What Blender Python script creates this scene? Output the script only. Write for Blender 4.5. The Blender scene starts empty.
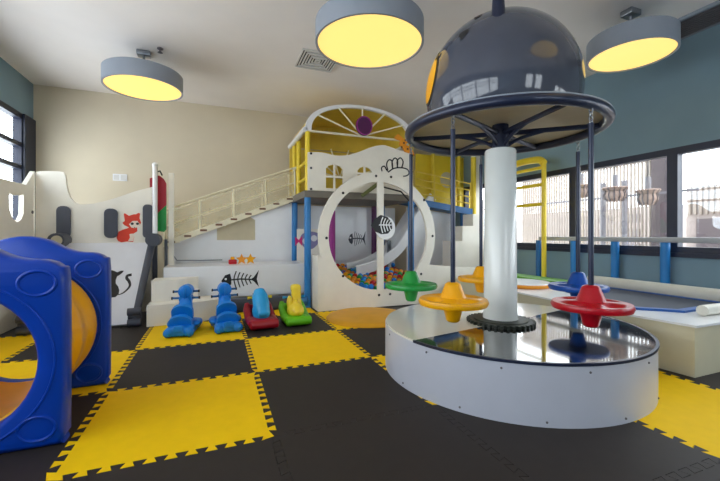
import bpy, bmesh, math, random
from mathutils import Vector, Matrix, Euler
from mathutils.geometry import tessellate_polygon
PI = math.pi
random.seed(7)
S = bpy.context.scene
COL = S.collection
# ------------------------------------------------------------------ camera
F, YAW, H, CY = 368.1, 0.3739, 1.092, 234.6
cd = bpy.data.cameras.new('camera'); cam = bpy.data.objects.new('camera', cd); COL.objects.link(cam)
cam.location = (0, 0, H); cam.rotation_euler = (PI/2, 0, -YAW)
cd.sensor_width = 36; cd.lens = F/720*36; cd.shift_y = -(240.5-CY)/720; cd.clip_start = .05; cd.clip_end = 200
S.camera = cam
cs, sn = math.cos(YAW), math.sin(YAW)
def ray(u, v):
    a = (u-360)/F; b = (CY-v)/F
    return Vector((cs*a+sn, -sn*a+cs, b))
def atY(u, v, y): r = ray(u, v); return Vector((0, 0, H))+r*(y/r.y)
def atX(u, v, x): r = ray(u, v); return Vector((0, 0, H))+r*(x/r.x)
def atZ(u, v, z=0): r = ray(u, v); return Vector((0, 0, H))+r*((z-H)/r.z)
def xz(pts, y): return [(p.x, p.z) for p in (atY(u, v, y) for u, v in pts)]
# ------------------------------------------------------------------ materials
def lin(h):
    c = [int(h[i:i+2], 16)/255 for i in (0, 2, 4)]
    return [x/12.92 if x <= .04045 else ((x+.055)/1.055)**2.4 for x in c]
def mat(name, hx, rough=.5, metal=0, coat=0, var=.06, scale=6, emit=0, ecol=None, alpha=1, trans=0):
    m = bpy.data.materials.new(name); m.use_nodes = True
    nt = m.node_tree; b = nt.nodes['Principled BSDF']
    c = lin(hx)
    tc = nt.nodes.new('ShaderNodeTexCoord'); n = nt.nodes.new('ShaderNodeTexNoise')
    n.inputs['Scale'].default_value = scale; n.inputs['Detail'].default_value = 4
    nt.links.new(tc.outputs['Object'], n.inputs['Vector'])
    r = nt.nodes.new('ShaderNodeValToRGB'); nt.links.new(n.outputs['Fac'], r.inputs['Fac'])
    r.color_ramp.elements[0].position = .3; r.color_ramp.elements[1].position = .7
    r.color_ramp.elements[0].color = [x*(1-var) for x in c]+[1]
    r.color_ramp.elements[1].color = [min(1, x*(1+var)) for x in c]+[1]
    nt.links.new(r.outputs['Color'], b.inputs['Base Color'])
    b.inputs['Roughness'].default_value = rough; b.inputs['Metallic'].default_value = metal
    b.inputs['Coat Weight'].default_value = coat; b.inputs['Coat Roughness'].default_value = .06
    if emit:
        b.inputs['Emission Color'].default_value = lin(ecol or hx)+[1]; b.inputs['Emission Strength'].default_value = emit
    if alpha < 1: b.inputs['Alpha'].default_value = alpha
    return m
def tweak_ior(m, v): M[m].node_tree.nodes['Principled BSDF'].inputs['IOR'].default_value = v
def glass_mat(name, hx, gloss):
    m = bpy.data.materials.new(name); m.use_nodes = True; nt = m.node_tree
    for n in list(nt.nodes):
        if n.type == 'BSDF_PRINCIPLED': nt.nodes.remove(n)
    o = nt.nodes['Material Output']
    t = nt.nodes.new('ShaderNodeBsdfTransparent'); t.inputs[0].default_value = lin(hx)+[1]
    g = nt.nodes.new('ShaderNodeBsdfGlossy'); g.inputs['Roughness'].default_value = .02
    lw = nt.nodes.new('ShaderNodeLayerWeight'); lw.inputs['Blend'].default_value = .5
    pw = nt.nodes.new('ShaderNodeMath'); pw.operation = 'POWER'; pw.inputs[1].default_value = 4
    f = nt.nodes.new('ShaderNodeMath'); f.operation = 'MULTIPLY_ADD'; f.inputs[1].default_value = .5; f.inputs[2].default_value = gloss-1.33
    nt.links.new(lw.outputs['Facing'], pw.inputs[0]); nt.links.new(pw.outputs[0], f.inputs[0])
    x = nt.nodes.new('ShaderNodeMixShader')
    nt.links.new(f.outputs[0], x.inputs[0]); nt.links.new(t.outputs[0], x.inputs[1]); nt.links.new(g.outputs[0], x.inputs[2])
    nt.links.new(x.outputs[0], o.inputs[0]); return m
M = dict(
 beige=mat('beige wall paint', 'D6CAB2', .8, var=.03, scale=2),
 bluewall=mat('blue grey wall paint', '7C96A3', .75, var=.04, scale=2),
 ceil=mat('ceiling paint', 'F0EAE6', .85, var=.03, scale=1.5),
 base=mat('grey screed', '4A4848', .8),
 frame=mat('dark navy window frame', '1D2338', .4),
 sill=mat('grey sill', '8C9096', .5),
 yfoam=mat('yellow foam', 'FACB00', .72, var=.025, scale=14),
 kfoam=mat('black foam', '2E2825', .6, var=.06, scale=14),
 orange=mat('orange vinyl', 'E0A014', .5),
 cream=mat('cream painted board', 'F1ECDF', .4, coat=.1, var=.03),
 white=mat('white laminate', 'EDEEF0', .3, coat=.3, var=.02),
 slidew=mat('white slide board', 'E3E5EC', .25, coat=.3, var=.02),
 greyfoam=mat('dark grey padding', '474A55', .5, var=.08),
 swblue=mat('azure plastic', '0B4CA6', .36, coat=.08),
 blue=mat('blue plastic', '003CA8', .34, coat=.05, var=.05),
 yplast=mat('yellow plastic', 'EFA800', .36, coat=.1),
 ypaint=mat('yellow paint', 'EDCF2E', .45, coat=.15, var=.05),
 ypale=mat('pale yellow roof sheet', 'E6C84C', .5, var=.05),
 bluepad=mat('blue post padding', '1C79BE', .45, coat=.1),
 deckblue=mat('blue deck beam', '17609C', .45),
 deckgrey=mat('grey deck board', '7B756B', .7),
 navy=mat('navy steel', '1F2740', .36, metal=.2, coat=.15),
 domeg=mat('grey dome', '474B58', .09, coat=.2, var=.04),
 canopy=mat('cream canopy board', 'CBBF9F', .5, var=.1, scale=3),
 pole=mat('white column', 'E6E9E6', .25, coat=.4, var=.02),
 bglass=mat('black gloss plate', '17181B', .06, coat=.5, var=.05),
 drum=mat('white drum side', 'BFC1CC', .35, coat=.1, var=.02),
 ctop=mat('cream drum top', 'E4DECF', .16, coat=.4, var=.02),
 flange=mat('dark rubber flange', '23281F', .5),
 green=mat('green plastic', '0E9038', .36, coat=.08),
 red=mat('red plastic', 'B4061C', .32, coat=.12),
 dred=mat('dark red plastic', 'A00A22', .38, coat=.08),
 skyb=mat('light blue plastic', '1C9CDA', .36, coat=.1),
 toyb=mat('bright blue plastic', '0C80DC', .38, coat=.1),
 lime=mat('lime plastic', '62BC14', .4, coat=.05),
 black=mat('black vinyl', '17171B', .5),
 purple=mat('purple vinyl', '54164F', .5), plum=mat('magenta padding', '9C2A86', .5),
 pink=mat('pink vinyl', 'D6297A', .5), lilac=mat('lilac vinyl', '8A86B4', .5),
 foxo=mat('fox orange vinyl', 'DE3B1C', .5), foxc=mat('fox cream vinyl', 'F3E3D2', .5),
 figo=mat('orange board', 'E8951C', .45), brown=mat('brown vinyl', '6E4520', .6),
 olive=mat('olive paint', '6E7440', .6), tan=mat('tan board', 'C9BEA0', .6),
 lamp=mat('grey lamp shell', '9299A4', .5, var=.02),
 diff=mat('lamp diffuser', 'D8B050', .5, emit=1.0, ecol='FFDA80', var=.02),
 steel=mat('brushed steel', '9A9EA4', .3, metal=.9),
 vent=mat('vent slats', 'D7D5D2', .5), ventd=mat('vent void', '3A3836', .8),
 cage=mat('pale railing', 'F0E9CC', .4), net=mat('cream netting', 'EFE6C8', .7, alpha=.3),
 ynet=mat('yellow netting', 'E2C23A', .7, alpha=.6),
 glass=glass_mat('window glass', 'F4F8FA', 1.4),
 trampb=mat('trampoline bed', '1C2436', .6), trampe=mat('trampoline edge', '1C55A0', .45),
 roll=mat('off white roll', 'E2DFD2', .5), boxc=mat('cream box', 'CFC8AC', .5, var=.03),
 railg=mat('grey rail', 'A7A9AB', .5), gmat=mat('green vinyl', '63A03A', .5),
 terr=mat('terrace paving', 'C9C2BC', .8, scale=2), slat=mat('pale timber slats', '95897F', .7),
 facade=mat('pale facade', 'A0948F', .8, scale=1), facw=mat('facade window', '5D5458', .4),
 lant=mat('woven lantern', '8C7468', .8), postg=mat('grey post', '6B666A', .6),
 facd=mat('brown pillar', '4A3F42', .7),
)
tweak_ior('bglass', 2.1)
for k_, v_ in (('yfoam', .2), ('kfoam', .3), ('blue', .35), ('yplast', .35), ('toyb', .4), ('red', .4), ('swblue', .4)):
    M[k_].node_tree.nodes['Principled BSDF'].inputs['Specular IOR Level'].default_value = v_
# ------------------------------------------------------------------ mesh builder
class MB:
    def __init__(s): s.bm = bmesh.new()
    def _merge(s, b, mx=None):
        if mx is not None: b.transform(mx)
        me = bpy.data.meshes.new('t'); b.to_mesh(me); b.free(); s.bm.from_mesh(me); bpy.data.meshes.remove(me)
    def box(s, c, d, rot=(0, 0, 0), bev=0, seg=2):
        b = bmesh.new(); bmesh.ops.create_cube(b, size=1); b.transform(Matrix.Diagonal((*d, 1)))
        if bev: bmesh.ops.bevel(b, geom=b.edges[:], offset=bev, segments=seg, profile=.5, affect='EDGES')
        s._merge(b, Matrix.Translation(c) @ Euler(rot).to_matrix().to_4x4()); return s
    def span(s, a, b, bev=0):
        return s.box([(x+y)/2 for x, y in zip(a, b)], [abs(y-x) for x, y in zip(a, b)], bev=bev)
    def ell(s, c, r, rot=(0, 0, 0), u=24, v=14):
        b = bmesh.new(); bmesh.ops.create_uvsphere(b, u_segments=u, v_segments=v, radius=1)
        b.transform(Matrix.Diagonal((*r, 1))); s._merge(b, Matrix.Translation(c) @ Euler(rot).to_matrix().to_4x4()); return s
    def cyl(s, p, q, r, r2=None, seg=16):
        p, q = Vector(p), Vector(q); d = q-p
        b = bmesh.new(); bmesh.ops.create_cone(b, cap_ends=True, segments=seg, radius1=r, radius2=r if r2 is None else r2, depth=d.length)
        s._merge(b, Matrix.Translation((p+q)/2) @ d.to_track_quat('Z', 'Y').to_matrix().to_4x4()); return s
    def tube(s, pts, r, seg=10, closed=False):
        pts = [Vector(p) for p in pts]; n = len(pts); rings = []
        rr = r if isinstance(r, (list, tuple)) else [r]*n
        up = None
        for i, p in enumerate(pts):
            a = pts[i-1] if (i or closed) else p; c = pts[(i+1) % n] if (i < n-1 or closed) else p
            t = (c-a).normalized()
            if up is None:
                up = Vector((0, 0, 1)) if abs(t.z) < .9 else Vector((1, 0, 0))
            x = up.cross(t).normalized(); y = t.cross(x); up = y
            rings.append([s.bm.verts.new(p+(x*math.cos(2*PI*k/seg)+y*math.sin(2*PI*k/seg))*rr[i]) for k in range(seg)])
        for i in range(n if closed else n-1):
            A, B = rings[i], rings[(i+1) % n]
            for k in range(seg): s.bm.faces.new((A[k], A[(k+1) % seg], B[(k+1) % seg], B[k]))
        if not closed:
            s.bm.faces.new(rings[0][::-1]); s.bm.faces.new(rings[-1])
        return s
    def lathe(s, prof, c=(0, 0, 0), seg=48, mx=None):
        b = bmesh.new(); rings = []
        for r, z in prof:
            if r < 1e-5: rings.append([b.verts.new((0, 0, z))])
            else: rings.append([b.verts.new((r*math.cos(2*PI*k/seg), r*math.sin(2*PI*k/seg), z)) for k in range(seg)])
        for A, B in zip(rings, rings[1:]):
            for k in range(seg):
                j = (k+1) % seg
                if len(A) == 1 and len(B) == 1: continue
                if len(A) == 1: b.faces.new((A[0], B[j], B[k]))
                elif len(B) == 1: b.faces.new((A[k], A[j], B[0]))
                else: b.faces.new((A[k], A[j], B[j], B[k]))
        m = Matrix.Translation(c)
        s._merge(b, m @ mx if mx is not None else m); return s
    def prism(s, loops, fn, d0, d1):
        """outline (first loop) with holes (other loops) in (u, v), extruded between w=d0 and w=d1"""
        if not isinstance(loops[0][0], (list, tuple, Vector)): loops = [loops]
        flat = [p for L in loops for p in L]
        tri = tessellate_polygon([[Vector((p[0], p[1], 0)) for p in L] for L in loops])
        A = [s.bm.verts.new(fn(p[0], p[1], d0)) for p in flat]; B = [s.bm.verts.new(fn(p[0], p[1], d1)) for p in flat]
        for t in tri:
            try: s.bm.faces.new([A[i] for i in t]); s.bm.faces.new([B[i] for i in t[::-1]])
            except ValueError: pass
        o = 0
        for L in loops:
            n = len(L)
            for i in range(n):
                j = (i+1) % n; s.bm.faces.new((A[o+i], A[o+j], B[o+j], B[o+i]))
            o += n
        return s
    def ribbon(s, pts, w, fn, d0, d1):
        n = len(pts); ws = w if isinstance(w, (list, tuple)) else [w]*n
        L, R = [], []
        for i, p in enumerate(pts):
            a, c = pts[max(0, i-1)], pts[min(n-1, i+1)]
            dx, dy = c[0]-a[0], c[1]-a[1]; l = math.hypot(dx, dy) or 1
            L.append((p[0]-dy/l*ws[i]/2, p[1]+dx/l*ws[i]/2)); R.append((p[0]+dy/l*ws[i]/2, p[1]-dx/l*ws[i]/2))
        V = [[s.bm.verts.new(fn(q[0], q[1], d)) for q in X] for d in (d0, d1) for X in (L, R)]
        for i in range(n-1):
            for a, b in ((0, 1), (1, 3), (3, 2), (2, 0)):
                s.bm.faces.new((V[a][i], V[a][i+1], V[b][i+1], V[b][i]))
        for i in (0, n-1): s.bm.faces.new((V[0][i], V[1][i], V[3][i], V[2][i]))
        return s
    def build(s, name, m, parent=None, smooth=35, remesh=0, off=None):
        bmesh.ops.recalc_face_normals(s.bm, faces=s.bm.faces[:])
        me = bpy.data.meshes.new(name)
        if parent is not None and off is None:
            o_ = Vector(parent.location); q = parent.parent
            while q: o_ = o_+q.location; q = q.parent
            s.bm.transform(Matrix.Translation(-o_))
        elif off is not None: s.bm.transform(Matrix.Translation(-Vector(off)))
        s.bm.to_mesh(me); s.bm.free()
        o = bpy.data.objects.new(name, me); COL.objects.link(o); me.materials.append(M[m] if isinstance(m, str) else m)
        if off is not None: o.location = off
        if parent is not None: o.parent = parent
        for p in me.polygons: p.use_smooth = True
        try: me.set_sharp_from_angle(angle=math.radians(smooth))
        except Exception: pass
        if remesh:
            r = o.modifiers.new('fuse', 'REMESH'); r.mode = 'VOXEL'; r.voxel_size = remesh; r.use_smooth_shade = True
            k = o.modifiers.new('soft', 'SMOOTH'); k.iterations = 2; k.factor = .5
        return o
def tag(o, label, cat, group=None, kind=None):
    o['label'] = label; o['category'] = cat
    if group: o['group'] = group
    if kind: o['kind'] = kind
    return o
def thing(name, label, cat, loc=(0, 0, 0), rz=0, group=None):
    o = bpy.data.objects.new(name, None); COL.objects.link(o); o.location = loc; o.rotation_euler.z = rz
    o.empty_display_size = .1
    return tag(o, label, cat, group)
def struct(name, mb, m, **k):
    o = mb.build(name, m, **k); o['kind'] = 'structure'; return o
def copy_tree(o, parent=None):
    c = o.copy(); COL.objects.link(c)
    if parent: c.parent = parent
    for ch in list(o.children): copy_tree(ch, c)
    return c
def PXZ(y): return lambda u, v, w: (u, y+w, v)       # upright plate facing the camera side (-Y)
def PYZ(x): return lambda u, v, w: (x+w, u, v)
def PXY(z): return lambda u, v, w: (u, v, z+w)
def circ(c, r, n=48, a0=0, a1=2*PI, ry=None):
    full = abs(a1-a0-2*PI) < 1e-6
    m = n if full else n+1
    return [(c[0]+r*math.cos(a0+(a1-a0)*k/n), c[1]+(ry or r)*math.sin(a0+(a1-a0)*k/n)) for k in range(m)]
def rrect(x0, y0, x1, y1, r, n=6):
    o = []
    for cx, cy, a in ((x1-r, y1-r, 0), (x0+r, y1-r, 90), (x0+r, y0+r, 180), (x1-r, y0+r, 270)):
        o += [(cx+r*math.cos(math.radians(a+90*k/n)), cy+r*math.sin(math.radians(a+90*k/n))) for k in range(n+1)]
    return o
def smoothpath(pts, n=8, closed=False):
    """Catmull-Rom through the points"""
    P = [Vector(p) for p in pts]; out = []; L = len(P)
    for i in range(L if closed else L-1):
        if closed: a, b, c, d = P[i-1], P[i], P[(i+1) % L], P[(i+2) % L]
        else: a, b, c, d = P[max(0, i-1)], P[i], P[i+1], P[min(L-1, i+2)]
        for k in range(n):
            t = k/n
            out.append(tuple(.5*((2*b)+(c-a)*t+(2*a-5*b+4*c-d)*t*t+(3*b-a-3*c+d)*t**3)))
    if not closed: out.append(tuple(P[-1]))
    return out
# ------------------------------------------------------------------ room shell
XL, XR, YB, YF, HC = -2.57, 5.0, 7.0, -2.6, 3.37
struct('floor', MB().span((XL-.3, YF-.3, -.2), (XR+.3, YB+.3, -.02)), 'base')
struct('ceiling', MB().span((XL-.3, YF-.3, HC), (XR+.3, YB+.3, HC+.2)), 'ceil')
struct('wall_back', MB().span((XL-.2, YB, -.02), (XR+.2, YB+.2, HC)), 'beige')
ws, wh = .88, 2.11                                     # right windows: sill, head
w = MB(); w.span((XR, YF, -.02), (XR+.2, YB, ws)); w.span((XR, YF, wh), (XR+.2, YB, HC)); w.span((XR, 6.6, ws), (XR+.2, YB, wh)); w.span((XR, YF, ws), (XR+.2, YF+.15, wh))
struct('wall_right', w, 'bluewall')
ls, lh = .9, 2.82
w = MB(); w.span((XL-.2, YF, -.02), (XL, YB, ls)); w.span((XL-.2, YF, lh), (XL, YB, HC)); w.span((XL-.2, YF, ls), (XL, YF+.15, lh)); w.span((XL-.075, 6.7, ls), (XL-.04, YB, lh))
struct('wall_left', w, 'bluewall')
xf = [(1.2, 2.05), (2.3, 3.15)]; fz0, fz1 = 1.3, 2.75
w = MB(); w.span((XL-.2, YF-.2, -.02), (XR+.2, YF, fz0)); w.span((XL-.2, YF-.2, fz1), (XR+.2, YF, HC))
for p, q in ((XL-.2, xf[0][0]), (xf[0][1], xf[1][0]), (xf[1][1], XR+.2)): w.span((p, YF-.2, fz0), (q, YF, fz1))
struct('wall_front', w, 'bluewall')
wn = 0
def window(a, b, z0, z1, x, thick=.1, bars=(), axis='y', fw=.055):
    global wn; wn += 1
    f = MB()
    def sp(p0, p1):
        if axis == 'y': f.span((x-thick/2, p0[0], p0[1]), (x+thick/2, p1[0], p1[1]))
        else: f.span((p0[0], x-thick/2, p0[1]), (p1[0], x+thick/2, p1[1]))
    sp((a, z0), (a+fw, z1)); sp((b-fw, z0), (b, z1)); sp((a+fw, z0), (b-fw, z0+.07)); sp((a+fw, z1-.08), (b-fw, z1))
    for z in bars: sp((a+fw, z-.03), (b-fw, z+.03))
    o = struct('window_%d' % wn, f, 'frame')
    g = MB()
    if axis == 'y': g.span((x+.004, a+fw, z0+.07), (x+.012, b-fw, z1-.08))
    else: g.span((a+fw, x+.004, z0+.07), (b-fw, x+.012, z1-.08))
    g.build('pane', 'glass', o)
    # daylight portal for this opening (guides sampling of the sky only)
    L = bpy.data.lights.new('sky_portal', 'AREA'); L.shape = 'RECTANGLE'; L.size = b-a; L.size_y = z1-z0
    L.cycles.is_portal = True
    po = bpy.data.objects.new('sky_portal', L); COL.objects.link(po)
    c = ((a+b)/2, (z0+z1)/2)
    if axis == 'y':
        sgn = 1 if x > 0 else -1
        po.location = (x+sgn*.12, c[0], c[1]); po.rotation_euler = (PI/2, 0, PI/2 if sgn > 0 else -PI/2)
    else: po.location = (c[0], x-.12, c[1]); po.rotation_euler = (PI/2, 0, PI)
yy = [6.6, 5.3, 3.99, 2.69, 1.39, .09, -1.21, -2.45]
for p, q in zip(yy[1:], yy): window(p, q, ws, wh, XR+.05, bars=())
yl = [6.69, 4.6, 2.8, 1.0, -.8, -2.45]
for p, q in zip(yl[1:], yl): window(p, q, ls, lh, XL-.05, bars=(2.05, 2.37))
struct('trim_1', MB().span((XL-.04, 6.66, ls), (XL+.03, YB, lh)), 'frame')
for p, q in xf: window(p, q, fz0, fz1, YF-.05, axis='x')
struct('trim_2', MB().span((XR-.03, YF+.15, ws-.05), (XR-.001, 6.6, ws)), 'frame')
# wall socket on the back wall
o = tag(MB().span((-1.545, 6.985, 1.965), (-1.345, YB, 2.075)).build('wall_socket', 'white'), 'small white double wall plate on the beige back wall', 'socket')
MB().span((-1.53, 6.982, 1.98), (-1.455, 6.986, 2.06)).build('switch_cover', 'vent', o); MB().span((-1.435, 6.982, 1.98), (-1.36, 6.986, 2.06)).build('switch_cover', 'vent', o)
# ------------------------------------------------------------------ ceiling fittings
def lamp(x, y, z, r, label):
    t = thing('pendant_lamp', label, 'lamp', (x, y, HC), 0, 'round drum ceiling lamps')
    h = .2
    MB().lathe([(0, z+h), (r-.01, z+h), (r, z+h-.01), (r, z), (r-.02, z), (r-.02, z+.02), (r-.02, z+h-.02), (0, z+h-.02)], (x, y, 0), 64).build('lamp_shade', 'lamp', t)
    MB().lathe([(0, z+.012), (r-.022, z+.012), (r-.022, z+.03), (0, z+.03)], (x, y, 0), 64).build('diffuser', 'diff', t)
    MB().cyl((x, y, z+h-.02), (x, y, HC-.05), .015).build('rod', 'steel', t)
    MB().box((x, y, HC-.03), (.15, .12, .06), bev=.01).build('ceiling_mount', 'steel', t)
lamp(-.83, 5.25, 2.9, .44, 'leftmost of the three grey drum lamps, above the fox panel')
lamp(1.36, 3.22, 2.89, .51, 'middle of the three grey drum lamps, largest in view, beside the grey dome')
lamp(3.93, 2.48, 2.9, .385, 'rightmost of the three grey drum lamps, near the blue-grey window wall')
lamp(2.4, 1.0, 2.9, .45, 'fourth drum lamp, out of frame, seen as a warm spot reflected on the dome')
def ceiling_vent(x, y, s, rz, label, n):
    t = thing('ceiling_vent', label, 'vent', (x, y, HC), 0)
    b = MB()
    for k in range(n):
        r = s/2*(1-k/n)
        pts = [(-r, -r), (r, -r), (r, r), (-r, r)]; w_ = s/n*.22
        b.prism([pts, [(p*(r-w_)/r, q*(r-w_)/r) for p, q in pts][::-1]], PXY(HC), -.022+.008*(k % 2), -.004)
    for v in b.bm.verts:
        v.co.x += x; v.co.y += y
    b.build('slats', 'vent', t)
    MB().span((x-s/2+.02, y-s/2+.02, HC-.006), (x+s/2-.02, y+s/2-.02, HC-.001)).build('backing', 'ventd', t)
ceiling_vent(1.24, 4.68, .5, 0, 'square white slatted ceiling vent behind the middle drum lamp', 7)
ceiling_vent(3.62, 3.3, .5, 0, 'square slatted ceiling vent partly hidden behind the grey dome', 7)
t = thing('air_grille', 'long grey linear air grille on the ceiling beyond the rightmost drum lamp', 'vent', (4.77, 1.6, HC))
g = MB()
for k in range(9): g.span((4.58+.045*k, .2, HC-.03), (4.6+.045*k, 2.98, HC-.002))
g.build('slats', 'postg', t)
MB().prism([[(4.54, .16), (4.99, .16), (4.99, 3.02), (4.54, 3.02)], [(4.57, .2), (4.57, 2.98), (4.97, 2.98), (4.97, .2)]], PXY(HC), -.035, -.001).build('grille_frame', 'lamp', t)
t = tag(MB().lathe([(0, -.06), (.03, -.055), (.012, -.04), (.012, -.02), (.035, -.012), (.035, 0), (0, 0)], (-.63, 5.08, HC), 16).build('sprinkler', 'postg', off=(-.63, 5.08, HC)), 'tiny dark sprinkler head on the ceiling beside the leftmost lamp', 'sprinkler')
# ------------------------------------------------------------------ interlocking foam mats (1 m tiles)
GX, GY = .297, 4.03
def edge(n=10, amp=.021):
    """dovetail teeth along 0..1"""
    p = .92/n; u = .008; o = [(0, 0)]
    for k in range(n):
        s = .04+p*k
        o += [(s+.25*p+u, -amp), (s+.25*p-u, amp), (s+.75*p+u, amp), (s+.75*p-u, -amp)]
    o.append((1, 0))
    return o
ED = edge()
def tile(i, j, col, label, group=None, cut=None):
    x0, y0 = GX+i, GY+j
    gp = .0012
    bot = [(x0+a, y0+b) for a, b in ED]; top = [(x0+a, y0+1+b) for a, b in ED]
    lef = [(x0+b, y0+a) for a, b in ED]; rig = [(x0+1+b, y0+a) for a, b in ED]
    if cut:
        top = [(x0, cut), (x0+1, cut)]; lef = [p for p in lef if p[1] < cut-.03]+[(x0, cut)]; rig = [p for p in rig if p[1] < cut-.03]+[(x0+1, cut)]
    loop = bot[:-1]+rig[:-1]+top[::-1][:-1]+lef[::-1][:-1]
    cx, cy = x0+.5, y0+(cut-y0 if cut else 1)/2
    L = []
    n = len(loop)
    area = sum(loop[k][0]*loop[(k+1) % n][1]-loop[(k+1) % n][0]*loop[k][1] for k in range(n))
    sg = 1 if area > 0 else -1
    for k in range(n):
        a, b, c = Vector(loop[k-1]), Vector(loop[k]), Vector(loop[(k+1) % n])
        d1 = (b-a).normalized(); d2 = (c-b).normalized()
        n1 = Vector((-d1.y, d1.x))*sg; n2 = Vector((-d2.y, d2.x))*sg
        m_ = (n1+n2); m_ = m_.normalized() if m_.length > 1e-4 else n1
        L.append(tuple(b+m_*gp/max(.5, m_.dot(n1))))
    o = MB().prism(L, PXY(0), -.02, -.0003-.0012*random.random()).build('foam_mat', 'yfoam' if col == 'y' else 'kfoam', off=(cx, cy, -.02))
    tag(o, label, 'mat', group or 'interlocking foam floor mats')
tile(-1, -2, 'y', 'large yellow mat in the left foreground, front of the blue tunnel')
tile(0, -1, 'y', 'yellow mat in front of the red-based and lime-based ride-on toys')
tile(-1, -1, 'k', 'black mat in front of the two blue ride-on toys')
tile(0, -2, 'k', 'black mat in the centre, right of the large yellow foreground mat')
tile(-1, 0, 'y', 'yellow mat under the two blue ride-on toys')
tile(0, 0, 'k', 'black mat under the red-based and lime-based ride-on toys')
tile(1, -1, 'k', 'black mat between the round orange mat and the carousel drum')
tile(1, -2, 'y', 'yellow mat mostly under the carousel drum, a toothed sliver at its left edge')
tile(1, 0, 'y', 'yellow mat half covered by the round orange mat')
tile(-2, -1, 'y', 'yellow mat under the rear panel of the blue tunnel')
tile(-2, -2, 'k', 'black mat under the front panel of the blue tunnel')
tile(-2, 0, 'k', 'black mat at the foot of the slide')
tile(-3, 0, 'y', 'yellow mat by the cream side panel, seen through the tunnel hole')
tile(-1, -3, 'k', 'black mat at the bottom edge, below the large yellow foreground mat')
tile(0, -3, 'k', 'black mat at the bottom centre, nearest the camera')
tile(1, -3, 'k', 'black mat in front of the carousel drum at bottom right of centre')
tile(2, -3, 'y', 'yellow mat at right between the carousel drum and the trampoline box')
tile(3, -3, 'k', 'black mat at the right edge, in front of the trampoline box')
tile(1, -4, 'k', 'black mat in the bottom right corner')
tile(0, 1, 'y', 'narrow trimmed yellow mat behind the red-based and lime-based toys', cut=5.42)
tile(-1, 1, 'k', 'narrow trimmed black mat beside the cream rounded steps', cut=5.42)
# round orange mat
MBr = MB().lathe([(0, .045), (.46, .045), (.52, .035), (.55, .01), (.55, 0), (0, 0)], (0, 0, 0), 64)
o = MBr.build('round_mat', 'orange', off=(0, 0, 0)); o.location = (1.87, 4.47, 0)
tag(o, 'round flat orange mat on the floor in front of the round pit opening', 'mat')
# ------------------------------------------------------------------ carousel
CX, CYY, PZ = 2.24, 2.41, .365
car = thing('carousel', 'white drum carousel with grey dome, dark ring and central white column', 'carousel', (CX, CYY, 0))
b = MB().lathe([(0, .0), (.992, 0), (.992, PZ-.012), (0, PZ-.012)], (CX, CYY, 0), 96).build('drum', 'drum', car)
for k in range(14):
    a = math.radians(170+k*14)
    MB().ell((CX+.993*math.cos(a), CYY+.993*math.sin(a), .03 if k % 2 else PZ-.05), (.007, .007, .007), u=8, v=6).build('screw', 'postg', b)
A0, A1 = math.radians(-169), math.radians(12)
MB().prism([(CX, CYY)]+circ((CX, CYY), .985, 60, A0, A1), PXY(PZ), -.012, 0).build('black_top', 'bglass', car)
MB().prism([(CX, CYY)]+circ((CX, CYY), .985, 60, A1, A0+2*PI), PXY(PZ), -.012, 0).build('white_top', 'ctop', car)
MB().prism(circ((CX, CYY), .998, 70, A0, A1)+circ((CX, CYY), .98, 70, A1, A0), PXY(PZ), -.014, .003).build('rim_strip', 'navy', car)
CX, CYY = 2.205, 2.425     # the column stands a little off the drum's middle
teeth = []
for k in range(36):
    a = 2*PI*k/36
    for da, r in ((-.05, .245), (-.03, .27), (.03, .27), (.05, .245)): teeth.append((CX+r*math.cos(a+da), CYY+r*math.sin(a+da)))
MB().prism(teeth, PXY(PZ), 0, .024).build('flange', 'flange', car)
MB().lathe([(0, .388), (.215, .388), (.21, .398), (.15, .402), (.0, .402)], (CX, CYY, 0), 40).build('flange_ring', 'flange', car)
MB().lathe([(0, .395), (.14, .395), (.136, .43), (.131, .48), (.124, 1.78), (.116, 1.795), (0, 1.795)], (CX, CYY, 0), 48).build('column', 'pole', car)
RZ = 1.945; RR = .752
MB().lathe([(0, 1.78), (.065, 1.78), (.065, 2.02), (0, 2.02)], (CX, CYY, 0), 24).build('shaft', 'navy', car)
ring = MB().tube([(CX+RR*math.cos(2*PI*k/96), CYY+RR*math.sin(2*PI*k/96), RZ) for k in range(96)], .038, 14, True)
ring.build('ring', 'navy', car)
MB().tube([(CX+(RR+.02)*math.cos(2*PI*k/96), CYY+(RR+.02)*math.sin(2*PI*k/96), RZ+.033) for k in range(96)], .0065, 8, True).build('ring_bead', 'lamp', car)
MB().lathe([(.06, 2.0), (RR-.02, 1.97), (RR-.01, 1.99), (.06, 2.015)], (CX, CYY, 0), 64).build('canopy_board', 'canopy', car)
for k in range(6):
    a = math.radians(22+60*k); d = Vector((math.cos(a), math.sin(a), 0)); n_ = Vector((-d.y, d.x, 0)); c = Vector((CX, CYY, 0))
    sp = MB().tube([c+d*.05+Vector((0, 0, 1.93)), c+d*(RR-.01)+Vector((0, 0, RZ-.005))], .02, 8)
    s_ = sp.build('spoke', 'navy', car)
    MB().tube(smoothpath([c+d*.06+Vector((0, 0, 1.83)), c+d*.16+Vector((0, 0, 1.885)), c+d*.34+Vector((0, 0, 1.93))], 6), .014, 8).build('brace', 'navy', s_)
DR = .605
prof = []
zc = 2.26
prof += [(DR*math.cos(t), zc+DR*1.04*math.sin(t)) for t in [-.46+(PI/2+.46)*k/30 for k in range(31)]]
prof[-1] = (0, zc+DR*1.04)
dome = MB().lathe(prof, (CX, CYY, 0), 72).build('dome', 'domeg', car)
def dome_pt(az, el, e=.004):
    return Vector((CX, CYY, zc))+Vector((math.cos(az)*math.cos(el)*DR, math.sin(az)*math.cos(el)*DR, math.sin(el)*DR*1.04))*(1+e/DR)
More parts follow.
